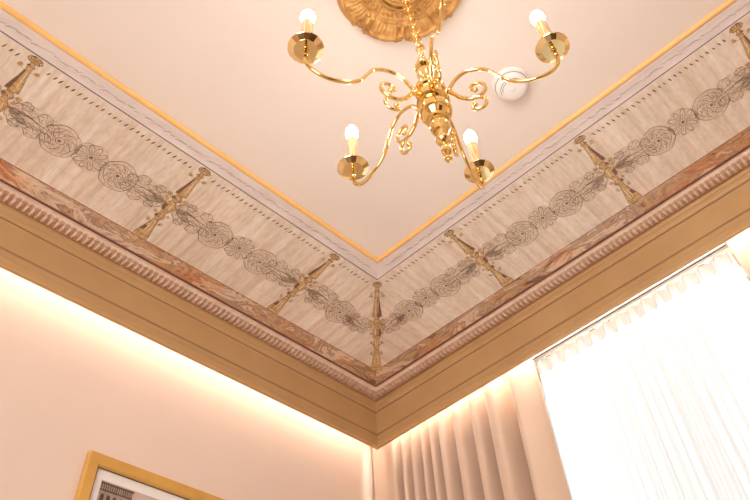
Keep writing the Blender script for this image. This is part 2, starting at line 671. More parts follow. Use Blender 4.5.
def wheel(cx, cy, R=.056, turn=1):
    art.fan(circ(cx, cy, R, wob=.02), WASH, .0003)
    art.stroke(circ(cx, cy, R, n=36, wob=.025), .0024, LINE, closed=True)
    art.stroke(circ(cx, cy, R * .78, n=30, wob=.03), .0018, LINE, closed=True)
    for k in range(20):                       # beaded rim
        a = 2 * PI * k / 20
        x, y = cx + R * .90 * math.cos(a), cy + R * .90 * math.sin(a)
        art.stroke([(x - .0025 * math.sin(a), y + .0025 * math.cos(a)), (x + .0012 * math.cos(a), y + .0012 * math.sin(a)), (x + .0025 * math.sin(a), y - .0025 * math.cos(a))], .0013, LINE)
    for k in range(9):                        # swirling inner petals
        a = 2 * PI * k / 9
        pts = [(cx + r * R * math.cos(a + turn * (r - .3) * 1.6), cy + r * R * math.sin(a + turn * (r - .3) * 1.6)) for r in (.26, .36, .48, .60, .70, .77)]
        art.stroke(pts, .0022, LINE)
        art.stroke(circ(cx + .50 * R * math.cos(a + .35), cy + .50 * R * math.sin(a + .35), R * .13, n=9, wob=.1), .0014, LINE, closed=True)
    art.fan(circ(cx + .006, cy + .004, R * .62, wob=.08), WASH, .00035)
    art.fan(circ(cx + .001, cy, R * .22, n=14), WASH, .0004)
    art.stroke(circ(cx, cy, R * .23, n=16), .0024, LINE, closed=True)
    art.fan(circ(cx + .002, cy + .001, R * .10, n=10), LINE, .0007)


def leaf(cx, cy, L, Wd, rot, curl=0.3):
    def T(x, y):
        y2 = y + curl * x * x / L
        return (cx + x * math.cos(rot) - y2 * math.sin(rot), cy + x * math.sin(rot) + y2 * math.cos(rot))
    up = [T(L * q / 8, Wd * math.sin(PI * q / 8) ** .7 * (1 + .16 * math.sin(q * 3.1))) for q in range(9)]
    dn = [T(L * q / 8, -Wd * math.sin(PI * q / 8) ** .7 * (1 + .16 * math.cos(q * 3.1))) for q in range(9)]
    art.fan(up + dn[::-1][1:-1], WASH, .00035)
    art.stroke(up, .0024, LINE)
    art.stroke(dn, .0024, LINE)
    art.stroke([T(L * q / 5 * .9, 0) for q in range(6)], .0014, LINE)
    for q in (2, 3.5, 5):
        for sg in (-1, 1):
            art.stroke([T(L * q / 8, 0), T(L * (q + .8) / 8, sg * Wd * .35), T(L * (q + 1.2) / 8, sg * Wd * .62)], .0014, LINE)


def curl(cx, cy, R, rot, hand=1, turns=1.3, wd=.0018):
    n = 22
    pts = []
    for i in range(n):
        q = i / (n - 1)
        a = rot + hand * q * turns * 2 * PI
        r = R * (1 - .8 * q)
        pts.append((cx + r * math.cos(a), cy + r * math.sin(a)))
    art.stroke(pts, wd, LINE)


def cluster(cx, cy, d, L=.074):
    """acanthus bunch: d = +1 when it grows towards larger s from the pilaster"""
    k = L / .074
    art.fan(circ(cx, cy, L * .98, .050 * k, wob=.05), WASH, .0002)
    art.fan(circ(cx - d * .2 * L, cy, L * .6, .036 * k, wob=.09), WASH, .00025)
    x0 = cx - d * L * .95
    for ang, ll, ww in ((0.10, 1.5, .017), (.66, 1.05, .019), (-.62, 1.10, .019)):
        a = ang if d > 0 else PI - ang
        leaf(x0, cy, L * ll, ww * k, a, curl=(-.30 if ang > .1 else .30 if ang < 0 else 0) * d)
    for sx, sy, rr in ((.28, .034, .021), (.40, -.033, .020), (-.42, .036, .015), (-.38, -.038, .016), (.78, .024, .018), (.82, -.018, .016)):
        xx, yy = cx + d * sx * L, cy + sy * k * random.uniform(.92, 1.08)
        rr *= k
        art.stroke(circ(xx, yy, rr, rr * .85, n=16, wob=.08), .0023, LINE, closed=True)
        art.fan(circ(xx, yy, rr * .9, rr * .75, n=12), WASH, .0004)
        for q in range(5):
            a = q * 1.25 + sx
            art.stroke([(xx + u * rr * math.cos(a + u), yy + u * rr * .85 * math.sin(a + u)) for u in (.25, .5, .75, .95)], .0016, LINE)
    art.stroke([(cx - d * L, cy - .004), (cx, cy - .008), (cx + d * L * 1.25, cy + .004)], .0030, LINE)
    art.stroke([(cx - d * L, cy + .006), (cx, cy + .012), (cx + d * L * 1.2, cy + .008)], .0022, LINE)


def baluster(pf, k=1.0, wid=1.0):
    """painted gilt candelabrum between w=.006 and w=.345. pf(t, off) -> (s, w)"""
    outline = [(0.0, .005), (.015, .013), (.035, .016), (.055, .012), (.065, .0045), (.085, .0045), (.10, .009), (.115, .0055), (.15, .0060), (.22, .0085), (.30, .0125),
               (.355, .0150), (.375, .0155), (.385, .0080), (.40, .0065), (.42, .0120), (.44, .0135), (.46, .0090), (.475, .0060), (.50, .0110), (.53, .0150),
               (.57, .0155), (.60, .0120), (.63, .0080), (.66, .0075), (.68, .0125), (.70, .0135), (.715, .0070), (.74, .0060), (.79, .0085), (.85, .0120), (.91, .0160), (.96, .0195), (.985, .0205), (1.0, .0185)]
    L = [(t, -w * wid) for t, w in outline]
    R = [(t, w * wid) for t, w in outline]
    for i in range(len(outline) - 1):
        (t0, w0), (t1, w1) = outline[i], outline[i + 1]
        w0 *= wid
        w1 *= wid
        art.poly([pf(t0, -w0), pf(t0, w0 * .35), pf(t1, w1 * .35), pf(t1, -w1)], GOLD, .0008)
        dk = UMBER if (.12 < t0 < .375 or .52 < t0 < .60 or .40 < t0 < .44 or (i % 5 == 0)) else GOLD
        art.poly([pf(t0, w0 * .35), pf(t0, w0), pf(t1, w1), pf(t1, w1 * .35)], dk, .0008)
    for side in (L, R):
        art.stroke([pf(t, w) for t, w in side], .0022, UMBER, .0011, taper=False)
    for t in (.06, .10, .38, .395, .44, .475, .60, .66, .70, .735, .955):
        w = min(outline, key=lambda q: abs(q[0] - t))[1] * wid * 1.1
        art.stroke([pf(t, -w), pf(t + .004, 0), pf(t, w)], .0022, UMBER, .0012)
    for t0, t1, off in ((.16, .34, -.0045), (.50, .60, -.006), (.42, .45, -.004), (.64, .70, -.003), (.78, .94, -.006), (.80, .94, .003)):
        art.stroke([pf(t0 + (t1 - t0) * q / 4, off * wid * (.6 + .5 * q / 4)) for q in range(5)], .0026, CREAM, .0012)
    for a in (-.013, -.0065, 0, .0065, .013):         # crown of small balls
        c = pf(.018 + abs(a) * 1.4, a * wid)
        art.fan(circ(c[0], c[1], .0050, n=10), GOLD, .0013)
        art.stroke(circ(c[0], c[1], .0050, n=10), .0018, UMBER, .0014, closed=True)
    for sg in (-1, 1):                                # leaf sprays at the sides
        for t, ln in ((.16, .020), (.44, .026), (.50, .022), (.57, .018), (.68, .018), (.80, .016)):
            a0 = pf(t, sg * .006 * wid)
            a1 = pf(t - .035, sg * (.006 + ln * .6) * wid)
            a2 = pf(t - .06, sg * (.006 + ln * .75) * wid)
            a3 = pf(t - .01, sg * (.006 + ln * .75) * wid)
            lx, ly = (a1[0] + a3[0]) / 2, (a1[1] + a3[1]) / 2
            art.fan(circ(lx, ly, ln * .36, ln * .27, n=12, wob=.08), GOLD, .0007)
            curl(lx, ly, ln * .36, random.uniform(0, 6), sg, 1.2, .0019)
            art.stroke([a0, (lx, ly)], .0022, UMBER, .0010)
    for sg in (-1, 1):                                # side scrolls
        for t, rr in ((.13, .007), (.45, .010), (.52, .008), (.66, .006), (.76, .006)):
            c = pf(t, sg * (.016 + rr * .5) * wid)
            curl(c[0], c[1], rr, random.uniform(0, 6), sg, 1.1, .0020)


WC = .186      # centre line of the garland across the frieze
def straight(s0):
    return lambda t, off: (s0 + off, -.001 + t * .349)


def tiny_dashes(s_from, s_to):
    n = int((s_to - s_from) / .0182)
    for i in range(n):
        s = s_from + (i + .5) * (s_to - s_from) / n + random.uniform(-.002, .002)
        w = .025 + random.uniform(-.0012, .0012)
        ln = random.uniform(.011, .016)
        art.stroke([(s - ln * .22, w - ln * .5), (s, w), (s + ln * .22, w + ln * .5)], random.uniform(.0040, .0056), DASH, taper=True)


def frieze_cracks(s0, s1, n):
    for _ in range(n):
        s, w = random.uniform(s0, s1), random.uniform(.255, .335)
        pts = [(s + .012 * i, w + random.uniform(-.003, .003)) for i in range(random.randint(3, 7))]
        art.stroke(pts, .0013, WASH, .0005)


def garland_panel(c):
    """flower, two wheels and two bunches centred at s=c"""
    flower(c, WC)
    wheel(c - .096, WC + .006, turn=1)
    wheel(c + .096, WC + .006, turn=-1)
    cluster(c - .192, WC, 1)
    cluster(c + .192, WC, -1)


PER = .5585
FRW = .3495
for wall, first in (('A', .553), ('B', .692)):
    art.wall = wall
    stops = [first + PER * k for k in range(7)]
    for i, s0 in enumerate(stops[:6]):
        baluster(straight(s0), wid=1.25)
        if i < 5:
            garland_panel(s0 + PER / 2)
            tiny_dashes(s0 + .035, s0 + PER - .035)
            frieze_cracks(s0 + .03, s0 + PER - .03, 9)
    tiny_dashes(FRW + .02, first - .03)
    frieze_cracks(.12, first - .03, 8)
# the shortened garlands at the corner
art.wall = 'A'
cluster(.553 - .100, WC, -1)
wheel(.347, WC + .012)
cluster(.262, WC + .014, -1, .060)
art.wall = 'B'
cluster(.692 - .088, WC, -1)
wheel(.516, WC + .006, turn=-1)
flower(.422, WC)
wheel(.328, WC + .006)
cluster(.246, WC + .010, -1, .060)


# corner candelabrum: each half is painted on its own wall's side of the mitre
def corner_pf(wall):
    def pf(t, off):
        off = max(off, 0.0)
        w = -.001 + t * .349
        s = FRW - w                     # the mitre line
        r = .7071
        return (s + off * r * 1.0, w + off * r)
    return pf


def half_baluster(wall):
    art.wall = wall
    pf0 = corner_pf(wall)
    n0 = len(art.f)
    outline = [(0.0, .006), (.02, .015), (.045, .016), (.06, .006), (.085, .0055), (.10, .010), (.12, .0065), (.16, .0075), (.24, .011), (.32, .016), (.365, .0185), (.38, .0095),
               (.405, .0075), (.425, .014), (.45, .0155), (.475, .0075), (.51, .0135), (.55, .018), (.59, .016), (.63, .0095), (.66, .0085), (.69, .0155), (.715, .0085), (.75, .0075), (.82, .012), (.90, .017), (.97, .022), (1.0, .020)]
    for i in range(len(outline) - 1):
        (t0, w0), (t1, w1) = outline[i], outline[i + 1]
        mi = GOLD if wall == 'A' or not (.14 < t0 < .37 or .5 < t0 < .58) else UMBER
        art.poly([pf0(t0, 0), pf0(t0, w0), pf0(t1, w1), pf0(t1, 0)], mi, .0009)
    art.stroke([pf0(t, w) for t, w in outline], .0016, UMBER, .0012, taper=False)
    for t in (.06, .10, .375, .40, .45, .48, .60, .66, .69, .74, .96):
        w = min(outline, key=lambda q: abs(q[0] - t))[1]
        art.stroke([pf0(t, 0), pf0(t, w * .5), pf0(t, w)], .0026, UMBER, .0013)
    for t, ln in ((.17, .022), (.44, .026), (.50, .022), (.58, .020), (.69, .020), (.82, .018)):
        q = [pf0(t, .006), pf0(t - .035, .006 + ln * .7), pf0(t - .06, .006 + ln * .85), pf0(t - .01, .006 + ln * .85)]
        lx, ly = (q[1][0] + q[3][0]) / 2, (q[1][1] + q[3][1]) / 2
        art.fan(circ(lx, ly, ln * .36, ln * .27, n=12, wob=.08), GOLD, .0007)
        curl(lx, ly, ln * .36, random.uniform(0, 6), 1, 1.2, .0019)
        art.stroke([q[0], (lx, ly)], .0022, UMBER, .0010)
    for t, rr in ((.12, .007), (.45, .010), (.52, .009), (.66, .007), (.78, .006)):
        c = pf0(t, .016 + rr * .5)
        curl(c[0], c[1], rr, random.uniform(0, 6), 1, 1.1, .0022)
    for t0, t1, off in ((.16, .34, .004), (.5, .58, .005), (.64, .70, .004), (.8, .94, .006)):
        art.stroke([pf0(t0 + (t1 - t0) * q / 4, off) for q in range(5)], .0026, CREAM, .0014)
    for a in (0, .005, .010):
        c = pf0(.015 + a, a)
        art.stroke(circ(c[0], c[1], .004, n=10), .0014, UMBER, .0015, closed=True)


half_baluster('A')
half_baluster('B')

# merge the painting into the frieze's own mesh
me = frieze.data
for k in ('wash', 'line', 'softline', 'dash', 'goldpaint', 'umber', 'cream'):
    me.materials.append(M[k])
bm = bmesh.new()
bm.from_mesh(me)
uvl = bm.loops.layers.uv.active
bv = [bm.verts.new(v) for v in art.v]
for f, mi in zip(art.f, art.m):
    try:
        nf = bm.faces.new([bv[i] for i in f])
        nf.material_index = mi + 1
    except ValueError:
        pass
bm.to_mesh(me)
bm.free()

# the twig painted along the grey band (two visible walls), merged into that band's mesh
tw = Art()
twv, twf = [], []
def twig_point(wall, s, w, lift=.0005):
    o0, h0, o1, h1 = .612, 1.799, .586, 1.7955
    t = w
    o = o0 + (o1 - o0) * t
    z = EYE + h0 + (h1 - h0) * t - lift
    return (s, YA - o, z) if wall == 'A' else (XB - o, s, z)
for wall in 'AB':
    s = (XB if wall == 'A' else YA) - .63
    while s > -1.2:
        L = random.uniform(.014, .030)
        w0, w1 = random.uniform(.25, .55), random.uniform(.45, .8)
        wd = random.uniform(.03, .10)
        n = len(twv)
        for q in range(5):
            u = q / 4
            ww = wd * math.sin(PI * u) + .015
            twv.append(twig_point(wall, s - L * u, w0 + (w1 - w0) * u - ww))
            twv.append(twig_point(wall, s - L * u, w0 + (w1 - w0) * u + ww))
        twf += [(n + 2 * q, n + 2 * q + 1, n + 2 * q + 3, n + 2 * q + 2) for q in range(4)]
        s -= L * random.uniform(.55, .95)
gbm = bpy.data.objects['trim_2'].data
gbm.materials.append(M['softline'])
bm = bmesh.new()
bm.from_mesh(gbm)
bv = [bm.verts.new(v) for v in twv]
for f in twf:
    bm.faces.new([bv[i] for i in f]).material_index = 2
bm.to_mesh(gbm)
bm.free()


# ------------------------------------------------------------------ walls, cove lining, floor, window
WL, WR = YA + DA, XB + DB          # inner faces of the left wall and the window wall
XW, YW = X0 - .10, Y0 - .10        # inner faces of the other two
TOPZ = EYE + 1.73
mb = MB(); mb.box((XW - .2, WL, 0), (WR + .2, WL + .15, CEIL + .05)); structure(mb.build('wall_left', M['wall'], smooth=False))
WY0, WY1, WZ0, WZ1 = -.30, 1.60, .30, EYE + 1.70
mb = MB()
mb.box((WR, YW - .2, 0), (WR + .2, WY0, CEIL + .05)); mb.box((WR, WY1, 0), (WR + .2, WL, CEIL + .05))
mb.box((WR, WY0, 0), (WR + .2, WY1, WZ0)); mb.box((WR, WY0, WZ1), (WR + .2, WY1, CEIL + .05))
structure(mb.build('wall_right', M['wall'], smooth=False))
mb = MB(); mb.box((XW, YW - .15, 0), (WR, YW, CEIL + .05)); structure(mb.build('wall_front', M['wall'], smooth=False))
mb = MB(); mb.box((XW - .15, YW - .15, 0), (XW, WL, CEIL + .05)); structure(mb.build('wall_back', M['wall'], smooth=False))
mb = MB(); mb.box((XW - .2, YW - .2, -.1), (WR + .2, WL + .2, 0)); mb.box((-1.9, -2.1, .0001), (.7, .7, .003), 1)
M['floor_dark'] = mottled('added_floor_dark', (0.06, 0.03, 0.015), (0.11, 0.055, 0.03), 4, 0.4, 0.1, 60)  # unseen dark floor area, added only to give the brass dark reflections
structure(mb.build('floor', [M['floor'], M['floor_dark']], smooth=False))
# horizontal lining that closes the light cove above the fascias
mb = MB()
mb.box((XW, YA + .018, TOPZ), (WR, WL, TOPZ + .02)); mb.box((XB + .018, YW, TOPZ), (WR, YA + .018, TOPZ + .02))
mb.box((XW, YW, TOPZ), (X0 - .018, YA + .018, TOPZ + .02)); mb.box((X0 - .018, YW, TOPZ), (XB + .018, Y0 - .018, TOPZ + .02))
structure(mb.build('trim_7', M['cove'], smooth=False))
# window frame and panes
win = bpy.data.objects.new('window_1', None); COL.objects.link(win); win.location = (WR + .12, (WY0 + WY1) / 2, WZ0); structure(win)
hw, hh = (WY1 - WY0) / 2, WZ1 - WZ0
mb = MB()
mb.box((-.03, -hw, 0), (.03, -hw + .05, hh)); mb.box((-.03, hw - .05, 0), (.03, hw, hh)); mb.box((-.03, -hw + .05, 0), (.03, hw - .05, .05))
mb.box((-.03, -hw + .05, hh - .05), (.03, hw - .05, hh)); mb.box((-.03, -.03, .05), (.03, .03, hh - .05))
mb.build('window_frame', M['white'], win, smooth=False)
for sg in (-1, 1):
    a, c = (.03, hw - .05) if sg > 0 else (-hw + .05, -.03)
    mb = MB(); mb.box((-.003, a, .05), (.003, c, hh - .05)); mb.build('pane', M['glass'], win, smooth=False)

# unseen dark door, put in only for the brass to reflect
dr = bpy.data.objects.new('added_door_1', None); COL.objects.link(dr); dr.location = (-.2, YW + .0, 0); structure(dr)
M['added_door'] = mottled('added_door_wood', (0.05, 0.025, 0.012), (0.09, 0.045, 0.02), 5, 0.35, 0.1, 60)
mb = MB(); mb.box((-.55, .001, 0), (.55, .045, 2.15)); mb.box((-.65, .001, 0), (-.552, .06, 2.25)); mb.box((.552, .001, 0), (.65, .06, 2.25)); mb.box((-.552, .001, 2.152), (.552, .06, 2.25))
for x0, x1 in ((-.46, -.06), (.06, .46)):
    for z0_, z1_ in ((.2, .9), (1.05, 2.0)):
        mb.box((x0, .045, z0_), (x1, .056, z1_))
mb.build('added_door_leaf', M['added_door'], dr, smooth=False)
mb = MB(); mb.tube([(.49, .05, 1.0), (.49, .10, 1.0), (.38, .10, 1.0)], .009, 10); mb.build('added_door_handle', M['brass'], dr)

# ------------------------------------------------------------------ LED strips in the cove
mb = MB(); mb.box((X0, YA + .022, EYE + 1.700), (XB + .02, YA + .034, EYE + 1.706))
tag(mb.build('led_strip', M['led_a'], smooth=False), 'warm white led strip hidden in the cove along the framed picture wall', 'light strip')
mb = MB(); mb.box((XB + .020, Y0, EYE + 1.700), (XB + .032, YA - .05, EYE + 1.706))
tag(mb.build('led_strip', M['led_b'], smooth=False), 'warm white led strip hidden in the cove above the curtains', 'light strip')

# ------------------------------------------------------------------ drapes
def drape(name, ridges, y_end, label, lead=(), d_out=.045, d_in=.175):
    """ridges: y of each fold's crest, in order. Pleated cloth hanging to the floor, crests near the room."""
    top, bot = EYE + 1.722, 0.02
    prof = list(lead)
    for k in range(len(ridges) - 1):
        y0, y1 = ridges[k], ridges[k + 1]
        dep = min(d_in - d_out, abs(y1 - y0) * 1.5 + .045)
        for q in range(16):
            t = q / 16
            # asymmetric wave: the trough sits nearer the next crest
            tt = t ** 1.7
            d = d_out + dep * (.5 - .5 * math.cos(2 * PI * tt)) ** 1.4
            prof.append((y0 + (y1 - y0) * t, d))
    prof.append((ridges[-1], d_out))
    y_l = ridges[-1]
    for q in range(1, 13):
        t = q / 12
        prof.append((y_l + (y_end - y_l) * t, d_out + .030 * math.sin(t * PI * .62)))
    vs, fs = [], []
    nz = 26
    for j in range(nz + 1):
        z = top + (bot - top) * (j / nz)
        dr = j / nz
        for i, (y, d) in enumerate(prof):
            wob = .006 * dr * math.sin(i * .21 + j * .35) + .004 * dr * noise.noise(Vector((y * 9, z * 2.2, 3)))
            vs.append((XB + d + wob * .6, y + wob, z))
    n = len(prof)
    for j in range(nz):
        for i in range(n - 1):
            a = j * n + i
            fs.append((a, a + 1, a + n + 1, a + n))
    root = empty(name, (XB + .08, (ridges[0] + y_end) / 2, 0), label, 'curtain')
    o = mesh_obj('cloth', [(v[0] - root.location.x, v[1] - root.location.y, v[2]) for v in vs], fs, M['drape'], root, smooth=True)
    s = o.modifiers.new('thick', 'SOLIDIFY'); s.thickness = .002; s.offset = 0
    # hem turned up at the bottom
    hv, hf = [], []
    for j, z in enumerate((.018, .10)):
        for i, (y, d) in enumerate(prof):
            k = 1 - z / (top - .02)
            wob = .006 * k * math.sin(i * .21 + 25 * .35)
            hv.append((XB + d + wob * .6 - .0022 - root.location.x, y + wob - root.location.y, z))
    for i in range(n - 1):
        hf.append((i, i + 1, i + n + 1, i + n))
    mesh_obj('hem', hv, hf, M['drape'], root, smooth=True)
    return root


drape('drape', [1.815, 1.757, 1.705, 1.650, 1.602, 1.553, 1.474, 1.383, 1.305, 1.178], 1.070,
      'beige pleated drape filling the room corner, on the picture side of the white sheer',
      [(1.944, .070), (1.925, .060), (1.90, .056), (1.87, .055), (1.84, .050)])
drape('drape', [-.62, -.52, -.43, -.33, -.235, -.14, -.05, .035, .125], .235,
      'sliver of beige drape at the photo edge, beyond the far end of the white sheer')

# ------------------------------------------------------------------ sheer, its track and gliders
SY0, SY1 = .240, 1.072
tr = empty('curtain_track', (XB + .06, (SY0 + SY1) / 2, EYE + 1.632), 'straight white ceiling track with a thin dark slot above the white sheer', 'curtain track')
hl = (SY1 - SY0) / 2
mb = MB(); mb.box((-.002, -hl, 0), (.005, hl, .015)); mb.box((.0085, -hl, 0), (.020, hl, .015)); mb.box((.004, -hl, .012), (.010, hl, .015))
mb.build('rail', M['white'], tr, smooth=False)
mb = MB(); mb.box((.005, -hl, -.0010), (.0085, hl, .012)); mb.build('slot', M['dark'], tr, smooth=False)
for q in range(4):
    y = -hl + .08 + q * (2 * hl - .16) / 3
    mb = MB(); mb.box((.003, y - .006, .015), (.013, y + .006, .098)); mb.box((-.008, y - .012, .092), (.026, y + .012, .098)); mb.build('bracket', M['white'], tr, smooth=False)

sh = empty('sheer_curtain', (XB + .086, (SY0 + SY1) / 2, 0), 'translucent white sheer curtain hanging in soft folds over the bright window', 'curtain')
vs, fs, tv, tf = [], [], [], []
n, nz = 260, 14
for j in range(nz + 1):
    z = EYE + 1.628 + (.03 - EYE - 1.628) * j / nz
    for i in range(n + 1):
        y = -hl + 2 * hl * i / n
        d = .0085 * math.sin(y * 2 * PI / .058 + .6 * math.sin(y * 9)) + .003 * math.sin(y * 2 * PI / .021) + .004 * (j / nz) * math.sin(y * 31 + j * .5)
        vs.append((d, y, z))
for j in range(nz):
    for i in range(n):
        a = j * (n + 1) + i
        fs.append((a, a + 1, a + n + 2, a + n + 1))
mesh_obj('cloth', vs, fs, M['sheer'], sh, smooth=True)
for j, z in enumerate((EYE + 1.624, EYE + 1.570)):
    for i in range(n + 1):
        x, y, _ = vs[i]
        tv.append((x - .0022, y, z))
for i in range(n):
    tf.append((i, i + 1, i + n + 2, i + n + 1))
mesh_obj('heading_tape', tv, tf, M['tape'], sh, smooth=True)
for y in (1.005, .800, .720, .345):
    mb = MB()
    mb.box((-.0215, y - (SY0 + SY1) / 2 - .011, EYE + 1.6085), (-.0195, y - (SY0 + SY1) / 2 + .011, EYE + 1.6110))
    mb.build('hook', M['dark'], sh, smooth=False)

# ------------------------------------------------------------------ framed picture on the left wall
pf = empty('framed_picture', (.851 + .31, WL - .0005, EYE + 1.204 - .84), 'golden wood frame with white mat around an old building photograph', 'picture')
FWd, FHt, FB, FD = .31, .84, .0375, .022
def frame_ring(mb, x, z0, z1, w, y0, y1, prof):
    """mitred frame: prof = [(inset, depth)]"""
    for k in range(len(prof) - 1):
        (i0, d0), (i1, d1) = prof[k], prof[k + 1]
        A = [(-x + i0, -d0, z0 + i0), (x - i0, -d0, z0 + i0), (x - i0, -d0, z1 - i0), (-x + i0, -d0, z1 - i0)]
        B = [(-x + i1, -d1, z0 + i1), (x - i1, -d1, z0 + i1), (x - i1, -d1, z1 - i1), (-x + i1, -d1, z1 - i1)]
        mb.add(A + B, [(q, (q + 1) % 4, 4 + (q + 1) % 4, 4 + q) for q in range(4)])
mb = MB()
frame_ring(mb, FWd, 0, FHt, FB, 0, FD, [(0, 0), (0, .018), (.003, .022), (.030, .022), (.0345, .019), (.0375, .013), (.0375, .004)])
mb.build('frame', M['oak'], pf, smooth=False)
mb = MB(); frame_ring(mb, FWd, 0, FHt, 0, 0, 0, [(.0368, .0126), (.0390, .0130), (.0390, .0100)]); mb.build('inner_lip', M['dark'], pf, smooth=False)
mb = MB(); mb.box((-FWd + .03, -.006, .03), (FWd - .03, -.004, FHt - .03)); mb.build('mat', M['mat'], pf, smooth=False)
# the photograph: pale sky and an arcaded stone facade with a balustrade, generic
M['ph_sky'] = mottled('print_sky', (0.52, 0.41, 0.36), (0.60, 0.48, 0.42), 10, .6, 0)
M['ph_stone'] = mottled('print_stone', (0.28, 0.20, 0.16), (0.46, 0.35, 0.28), 60, .6, 0)
M['ph_dark'] = mottled('print_dark', (0.05, 0.035, 0.03), (0.12, 0.08, 0.06), 60, .6, 0)
PX0, PX1, PZ1, PZ0 = -.248, .248, FHt - .067, .09
mb = MB(); mb.box((PX0, -.0072, PZ0), (PX1, -.006, PZ1))
L1, L2, L3 = -.0078, -.0084, -.0090
def rect(x0, z0, x1, z1, y, mi):
    mb.add([(x0, y, z0), (x1, y, z0), (x1, y, z1), (x0, y, z1)], [(0, 1, 2, 3)], mi)
bx = PX0 + .105
rect(PX0, PZ0, bx, PZ1 - .004, L1, 1)
mb.add([(bx, L1, PZ0), (PX1, L1, PZ0), (PX1, L1, PZ1 - .22), (bx, L1, PZ1 - .07)], [(0, 1, 2, 3)], 1)
rect(PX0, PZ1 - .010, bx + .004, PZ1 - .005, L2, 2)
rect(PX0, PZ1 - .030, bx, PZ1 - .0265, L2, 2)
for k in range(15):
    rect(PX0 + .003 + k * .007, PZ1 - .0265, PX0 + .0055 + k * .007, PZ1 - .010, L2, 2)
for row in range(7):
    zt = PZ1 - .038 - row * .075
    for k in range(5):
        x = PX0 + .006 + k * .020
        pts = [(x, L2, zt - .048), (x + .012, L2, zt - .048)] + [(x + .006 + .006 * math.cos(a), L2, zt - .006 + .006 * math.sin(a)) for a in (0, .6, 1.2, 1.94, 2.5, PI)]
        mb.add(pts, [tuple(range(len(pts)))], 2)
    rect(PX0, zt - .060, bx, zt - .056, L3, 2)
for row in range(5):
    for k in range(9):
        x = bx + .02 + k * .042
        z = PZ1 - .30 - row * .085
        rect(x, z, x + .018, z + .045, L2, 2)
mb.build('print', [M['ph_sky'], M['ph_stone'], M['ph_dark']], pf, smooth=False)

# ------------------------------------------------------------------ ceiling rose
rose = None
def make_rose():
    R0, nr, na = .176, 84, 640
    vs, fs = [], []
    for i in range(nr + 1):
        q = i / nr
        for j in range(na):
            th = 2 * PI * j / na
            lob = .5 + .5 * math.cos(8 * th)
            Ro = R0 * (1 + .035 * lob - .05 * math.exp(-((((th * 8 / (2 * PI)) % 1) - .5) / .07) ** 2) + .03 * math.exp(-((((th * 8 / (2 * PI)) % 1) - .36) / .05) ** 2)
                       + .03 * math.exp(-((((th * 8 / (2 * PI)) % 1) - .64) / .05) ** 2))
            r = .03 + (Ro - .03) * q
            g = lambda c, w: math.exp(-((r - c) / w) ** 2)
            H = .012
            H += .011 * g(.066, .006) + .004 * g(.080, .003) + .007 * g(.091, .005) * (.5 + .5 * math.cos(44 * th + 200 * r)) + .005 * g(.101, .0025)
            w8 = ((th * 8 / (2 * PI)) % 1) - .5                 # 0 between two shells, +-.5 in the middle of a shell
            m = abs(w8)
            shell = max(0, min(1, (m - .16) / .08))             # smooth cartouche with a raised rim
            H += shell * (.007 * g(.135, .026) + .006 * math.exp(-((r - .163 - .006 * (m - .33)) / .0035) ** 2) + .005 * math.exp(-((r - .111) / .003) ** 2))
            H += .006 * math.exp(-((m - .19) / .022) ** 2) * g(.137, .022)
            aw = w8 / 8 * 2 * PI
            xx, yy = r * math.sin(aw), r * math.cos(aw)
            for sg in (-1, 1):                                  # a pair of volutes between the shells
                dx, dy = xx - sg * .0105, yy - .158
                rho, ph = math.hypot(dx, dy), math.atan2(dy, dx * sg)
                H += .012 * math.exp(-(rho / .0105) ** 4) * (.55 + .45 * math.cos(rho * 1300 - ph))
                dx, dy = xx - sg * .009, yy - .120
                rho = math.hypot(dx, dy)
                H += .008 * math.exp(-(rho / .007) ** 2)
            H += .011 * math.exp(-(xx / .006) ** 2 - ((yy - .139) / .012) ** 2)
            if shell > .5:                                      # leaf veins on the cartouche
                H += .0012 * math.cos((.5 - m) * 60) * g(.135, .018)
            H += .0025 * noise.noise(Vector((r * math.cos(th) * 60, r * math.sin(th) * 60, 1.0)))
            if q > .93:
                H *= math.sqrt(max(0, 1 - ((q - .93) / .07) ** 2))
            vs.append((r * math.cos(th), r * math.sin(th), -max(H, 0)))
    for i in range(nr):
        for j in range(na):
            k = (j + 1) % na
            fs.append((i * na + j, (i + 1) * na + j, (i + 1) * na + k, i * na + k))
    fs.append(tuple(range(na)))
    o = mesh_obj('ceiling_rose', vs, fs, M['rose'], loc=(.657, .433, CEIL), smooth=True)
    o.rotation_euler = (0, 0, .30)
    o.scale = (.985, .985, 1.5)
    return tag(o, 'round ochre carved ceiling rose with scrolls and shells around the chandelier chain', 'ceiling rose')


make_rose()

# ------------------------------------------------------------------ chandelier
CX, CY = .661, .410
ch = empty('chandelier', (CX, CY, CEIL), 'polished brass chandelier with scrolled arms and lit candle bulbs', 'chandelier')
def Z(h):                       # height above the eye -> height below the ceiling, in the chandelier's own space
    return EYE + h - CEIL
# canopy under the rose
cdx, cdy = -.004, .018
mb = MB()
mb.lathe([(.012, -.078), (.020, -.076), (.024, -.070), (.020, -.064), (.030, -.060), (.046, -.052), (.058, -.040), (.062, -.034), (.060, -.030), (.050, -.028), (.046, -.018), (.040, -.010)], 48, (cdx, cdy, 0))
mb.build('canopy', M['brass_pan'], ch, auto=35)
# chain
mb = MB()
z0, z1 = Z(1.372), -.080
nl = 15
pitch = (z1 - z0) / nl
for k in range(nl):
    c = z0 + (k + .5) * pitch
    t = (k + .5) / nl
    ox, oy = cdx * t, cdy * t
    ang = (k % 2) * PI / 2 + .4
    pts = []
    for i in range(16):
        a = 2 * PI * i / 16
        rx, rz = .0088 * math.cos(a), (pitch * .5 + .0042) * math.sin(a)
        pts.append((ox + rx * math.cos(ang), oy + rx * math.sin(ang), c + rz))
    mb.tube(pts, .0029, 7, closed=True)
mb.build('chain', M['brass'], ch)
